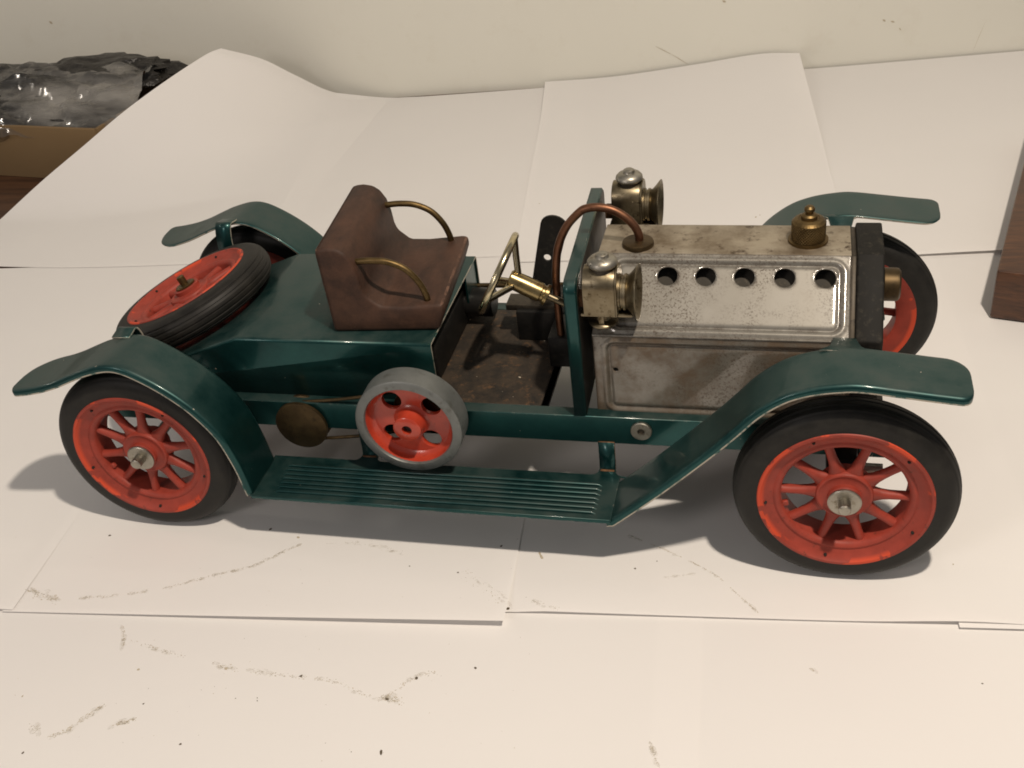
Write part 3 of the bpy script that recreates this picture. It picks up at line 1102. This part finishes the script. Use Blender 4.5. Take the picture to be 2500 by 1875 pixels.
pl = lathe('drive_pulley', [(0, -.2), (10.9, -.2), (11.5, .1), (11.6, 1.6), (11.0, 2.2), (9.4, 3.2), (9.2, 4.0), (9.4, 4.8), (11.0, 5.8), (11.5, 6.2), (11.5, 7.2), (0, 7.2)], pc2, (0, 1, 0), 'dull_brass', car, 56, 40)
tube('pulley_shaft', [pc2 + Vector((0, 5, 0)), pc2 + Vector((0, 40, 0))], 2, 'steel', pl)
lathe('belt_groove', [(0, 12.0), (9.6, 12.0), (9.9, 12.4), (8.9, 13.2), (8.9, 13.8), (9.9, 14.6), (9.6, 15), (0, 15)], fc, (0, 1, 0), 'dull_brass', fw, 48, 40)
# belt: two outer tangents and the wraps
A2, B2 = Vector((pc2.x, pc2.z)), Vector((fc.x, fc.z))
dd = (B2 - A2).normalized()
nn = Vector((-dd.y, dd.x))
ang = math.atan2(nn.y, nn.x)
pts = []
ya, yb = pc2.y + 4.0, fc.y + 13.5
for i in range(15):
    th = ang + pi * i / 14
    pts.append((A2.x + 9.9 * cos(th), ya, A2.y + 9.9 * sin(th)))
for i in range(15):
    th = ang + pi + pi * i / 14
    pts.append((B2.x + 9.6 * cos(th), yb, B2.y + 9.6 * sin(th)))
pts = [Vector(p) for p in pts]
sub = []
for i, p in enumerate(pts):
    q = pts[(i + 1) % len(pts)]
    k = 8 if (q - p).length > 20 else 1
    for s in range(k):
        r_ = p.lerp(q, s / k)
        if k > 1:
            r_.z -= 1.2 * sin(pi * s / k)
        sub.append(r_)
tube('drive_belt', sub, .75, 'dull_brass', car, 8, closed=True)

# ------------------------------------------------------------------ wooden block at the right edge
e1 = Vector((.226, .974, 0)).normalized()
e2 = Vector((.974, -.226, 0)).normalized()
b0 = Vector((359.6, 122.2, .5))
cs = [b0, b0 + e2 * 130, b0 + e2 * 130 + e1 * 215, b0 + e1 * 215]
me = bpy.data.meshes.new('wooden_block')
bm = bmesh.new()
lo = [bm.verts.new(c * S) for c in cs]
hi = [bm.verts.new((c + Vector((0, 0, 27))) * S) for c in cs]
bm.faces.new(lo[::-1])
bm.faces.new(hi)
for i in range(4):
    j = (i + 1) % 4
    bm.faces.new((lo[i], lo[j], hi[j], hi[i]))
bmesh.ops.bevel(bm, geom=bm.edges[:], offset=1.2 * S, segments=3, affect='EDGES', profile=.5)
bm.to_mesh(me)
bm.free()
tag(wrap('wooden_block', me, 'block_wood', None, 40), 'dark brown varnished wooden block at the right edge of the table', 'wooden block')

# ------------------------------------------------------------------ cardboard box and bag at the back left
bx = bpy.data.objects.new('cardboard_box', None)
COL.objects.link(bx)
bx.location = Vector((-300, 296, TZ)) * S
bx.rotation_euler.z = radians(-7)
tag(bx, 'brown cardboard box on the table behind the curled paper', 'box')
for args in (('front_panel', -180, 66, 0, 3, .2, 42), ('back_panel', -180, 66, 110, 113, .2, 42), ('end_panel', 63, 66, 3, 110, .2, 41), ('end_panel', -180, -177, 3, 110, .2, 41), ('base_panel', -177, 63, 3, 110, .2, 3)):
    box(*args, 'cardboard', bx, .6)

random.seed(3)
bag = bpy.data.objects.new('plastic_bag', None)
COL.objects.link(bag)
bag.location = Vector((-300, 345, 42)) * S
tag(bag, 'clear crinkled plastic bag of black parts lying on the cardboard box', 'plastic bag')


def lump(name, c, r, mat, seed, amp=.22):
    V, F = [], []
    nu, nv = 40, 24
    for j in range(nv + 1):
        ph = pi * j / nv
        for i in range(nu):
            th = 2 * pi * i / nu
            dv_ = Vector((sin(ph) * cos(th), sin(ph) * sin(th), cos(ph)))
            k = 1 + amp * noise.noise(dv_ * 2.3 + Vector((seed, 0, 0))) + amp * .5 * noise.noise(dv_ * 6 + Vector((0, seed, 0)))
            V.append((c[0] + dv_.x * r[0] * k, c[1] + dv_.y * r[1] * k, c[2] + dv_.z * r[2] * k))
    for j in range(nv):
        for i in range(nu):
            a = j * nu + i
            b = j * nu + (i + 1) % nu
            F.append((a, b, b + nu, a + nu))
    return make(name, V, F, mat, bag, 50)


lump('black_part', (-30, -6, 6), (84, 20, 9), 'black_plastic', 1.3, .3)
lump('black_part', (36, 18, 15), (62, 24, 12), 'black_plastic', 4.1, .3)
lump('black_part', (2, -30, -4), (62, 11, 8), 'black_plastic', 7.7, .3)
lump('black_part', (-60, 30, 8), (80, 18, 9), 'black_plastic', 9.2, .3)


def film(name, x0, x1, y0, y1, base, seed, amp):
    """crinkled sheet: facets meeting in sharp folds"""
    V, F = [], []
    nx, ny = 72, 40
    for j in range(ny + 1):
        for i in range(nx + 1):
            s, tt = i / nx, j / ny
            x, y = lerp(x0, x1, s), lerp(y0, y1, tt)
            d1 = noise.voronoi(Vector((x * .020 + seed, y * .055 + x * .012, seed)))[0]
            d2 = noise.voronoi(Vector((x * .05, y * .10 - x * .03, seed + 3)))[0]
            z = base(s, tt) + amp * (d1[1] - d1[0]) + amp * .35 * (d2[1] - d2[0])
            V.append((x, y, z))
    for j in range(ny):
        for i in range(nx):
            a = j * (nx + 1) + i
            F.append((a, a + 1, a + nx + 2))
            F.append((a, a + nx + 2, a + nx + 1))
    return make(name, V, F, 'clear_film', bag, 22)


film('film', -150, 90, -50, 50, lambda s, t_: -14 + 31 * min(1, t_ / .4) ** .8 + 3 * s - 60 * max(0, t_ - .7), 2.2, 12)

# ------------------------------------------------------------------ crumbs and grease marks on the paper
random.seed(11)


from mathutils.bvhtree import BVHTree
bv_v, bv_f = [], []
for o in SHEETS:
    k = len(bv_v)
    bv_v += [v.co.copy() for v in o.data.vertices]
    bv_f += [tuple(k + q for q in p.vertices) for p in o.data.polygons]
BV = BVHTree.FromPolygons(bv_v, bv_f)


def px(u, v, z=None):
    """point on the uppermost sheet of paper below photograph pixel (u, v)"""
    dr = FW + RT * ((u - 1250) / 2693.58) - UP * ((v - 937.5) / 2693.58)
    h = BV.ray_cast(Vector((262.218, -385.047, 311.846)) * S, dr.normalized())[0]
    return drop(h / S) if h is not None else Vector((0, 0, 0))


def drop(p):
    h = BV.ray_cast(Vector((p.x * S, p.y * S, .2)), Vector((0, 0, -1)))[0]
    return Vector((p.x, p.y, (h.z / S if h is not None else 0) + .03))


V, F, MI = [], [], []


def flake(p, r, mi, elong=1.0, ang=None):
    n_ = 6
    a0 = random.random() * 6.28 if ang is None else ang
    k0 = len(V)
    for i in range(n_):
        th = 2 * pi * i / n_
        rr = r * random.uniform(.6, 1.15)
        a, b = rr * cos(th) * elong, rr * sin(th)
        V.append((p.x + a * cos(a0) - b * sin(a0), p.y + a * sin(a0) + b * cos(a0), p.z))
    V.append((p.x, p.y, p.z + min(.25 * r, .3)))
    for i in range(n_):
        F.append((k0 + i, k0 + (i + 1) % n_, k0 + n_))
        MI.append(mi)


def trail(P, n_, spread, rmin, rmax, mis, zz):
    P = [px(u, v, zz) for u, v in P]
    pts_ = catmull(P, 12)
    for _ in range(int(n_ * 2.6)):
        s = random.random()
        if noise.noise(Vector((s * 13, zz, spread * 7))) < -.22:
            continue
        q = polyc(pts_, s)
        q2 = polyc(pts_, min(s + .02, 1))
        an = math.atan2(q2.y - q.y, q2.x - q.x)
        q = drop(q + Vector((random.gauss(0, spread), random.gauss(0, spread), 0)))
        if random.random() < .07:
            flake(q, random.uniform(rmin, rmax) * 2.6 + .2, 3, random.uniform(1.2, 3), an + random.gauss(0, .25))
            continue
        if random.random() < .35:
            continue
        flake(q, random.uniform(rmin, rmax) * .5, random.choice(mis), random.uniform(1, 2.6), an + random.gauss(0, .3))


ZA, ZB = 1.15, .62
trail([(130, 1465), (230, 1458), (380, 1440), (520, 1405), (620, 1380), (730, 1330)], 260, .35, .12, .38, (1, 2, 2), ZA)
trail([(70, 1440), (110, 1455), (140, 1465)], 70, .9, .2, .55, (1, 2, 1), ZA)
trail([(1520, 1300), (1640, 1350), (1740, 1400), (1800, 1450), (1850, 1495)], 170, .18, .12, .34, (1, 1, 2), ZA)
trail([(1620, 1410), (1700, 1400)], 26, .4, .1, .25, (2,), ZA)
trail([(300, 1530), (302, 1580)], 40, .4, .15, .4, (2, 1), ZB)
trail([(320, 1565), (460, 1605), (560, 1630), (700, 1650), (800, 1660), (870, 1685), (930, 1705), (1010, 1655), (1070, 1640)], 260, .5, .12, .42, (2, 1, 2), ZB)
trail([(920, 1700), (950, 1705), (980, 1715)], 60, .8, .15, .45, (1, 2), ZB)
trail([(120, 1800), (170, 1780), (200, 1755), (250, 1725)], 90, .6, .15, .45, (2, 1), ZB)
trail([(280, 1770), (330, 1755)], 40, .4, .15, .5, (2, 1), ZB)
trail([(70, 1770), (95, 1785)], 30, .8, .2, .5, (2,), ZB)
trail([(800, 1325), (900, 1330), (1010, 1355)], 60, .6, .1, .3, (2,), ZA)
trail([(1120, 1390), (1180, 1430), (1240, 1480)], 60, 1.6, .1, .32, (2, 1), ZA)
trail([(1300, 1470), (1360, 1485)], 26, .5, .12, .3, (1, 2), ZA)
trail([(1590, 1820), (1605, 1865)], 26, .25, .12, .35, (1, 2), ZB)
trail([(1975, 1630), (1990, 1640)], 10, .3, .2, .4, (2, 1), ZB)
for u, v, r, mi, z_ in ((660, 1292, .75, 0, ZA), (268, 1307, .6, 0, ZA), (728, 1312, .7, 1, ZA), (1224, 1333, .45, 0, ZA), (1550, 1388, .5, 0, ZA), (1604, 1370, .3, 0, ZA), (2327, 1378, .3, 1, ZA),
                     (440, 1817, .5, 0, ZB), (56, 1838, .5, 0, ZB), (1161, 1631, .6, 0, ZB), (1017, 1655, .7, 0, ZB), (945, 1707, .8, 0, ZB), (735, 1650, .55, 0, ZB), (552, 1632, .7, 1, ZB), (337, 1635, .6, 1, ZB),
                     (575, 1705, .3, 0, ZB), (628, 1704, .3, 0, ZB), (628, 1711, .3, 0, ZB), (2398, 1669, .35, 0, ZB), (350, 1718, .4, 0, ZB), (1000, 1382, .35, 0, ZA), (1118, 1398, .4, 0, ZA), (1240, 1486, .7, 0, 1.6),
                     (1845, 530, .8, 1, 1.8), (1855, 525, .5, 1, 1.8), (1317, 497, .5, 1, 1.8), (55, 1700, .4, 1, ZB)):
    flake(px(u, v, z_), r, mi, random.uniform(1, 1.6))
flake(px(1322, 1360, ZA), .6, 1, 3.4, -1.0)
flake(px(1318, 1352, ZA), .5, 1, 2.4, -1.1)
flake(px(930, 1837, ZB), .55, 0, 2.6, -1.25)
flake(px(1352, 1154, ZA), .45, 2, 1.8, .3)
for _ in range(70):
    flake(px(random.uniform(30, 1300), random.uniform(1310, 1860), .95), random.uniform(.08, .2), random.choice((0, 1, 2, 2)))
dirt = make('dirt_specks', V, F, ('dirt_dark', 'dirt_brown', 'dirt_faint', 'dirt_smudge'), None, None)
for p, mi in zip(dirt.data.polygons, MI):
    p.material_index = mi
tag(dirt, 'scattered dark crumbs and greasy smudges on the front papers', 'dirt', kind='stuff')


# scratches and specks on the wall
def wallpt(u, v):
    dr = FW + RT * ((u - 1250) / 2693.58) - UP * ((v - 937.5) / 2693.58)
    C = Vector((262.218, -385.047, 311.846))
    n_ = Vector((-.116, 1, 0))
    return C + dr * ((456.7 - C.dot(n_)) / dr.dot(n_))


V, F = [], []


def stroke(u0, v0, u1, v1, w):
    a, b = wallpt(u0, v0), wallpt(u1, v1)
    n_ = Vector((-.116, 1, 0)).normalized()
    sd = (b - a).normalized().cross(n_) * w
    k = len(V)
    V.extend([a - sd * .3, a + sd * .3, (a + b) / 2 + sd, b + sd * .3, b - sd * .3, (a + b) / 2 - sd])
    F.append(tuple(range(k, k + 6)))


stroke(1600, 113, 1640, 133, .22)
stroke(1640, 133, 1680, 157, .2)
stroke(120, 52, 128, 58, 1.0)
stroke(2375, 125, 2405, 55, .12)
stroke(2155, 48, 2162, 52, .7)
stroke(2175, 52, 2184, 54, .6)
stroke(1764, 2, 1772, 5, .9)
stroke(2195, 68, 2200, 74, .35)
tag(make('wall_marks', V, F, 'dirt_brown', None, None), 'thin scratches and specks on the cream wall', 'marks', kind='stuff')
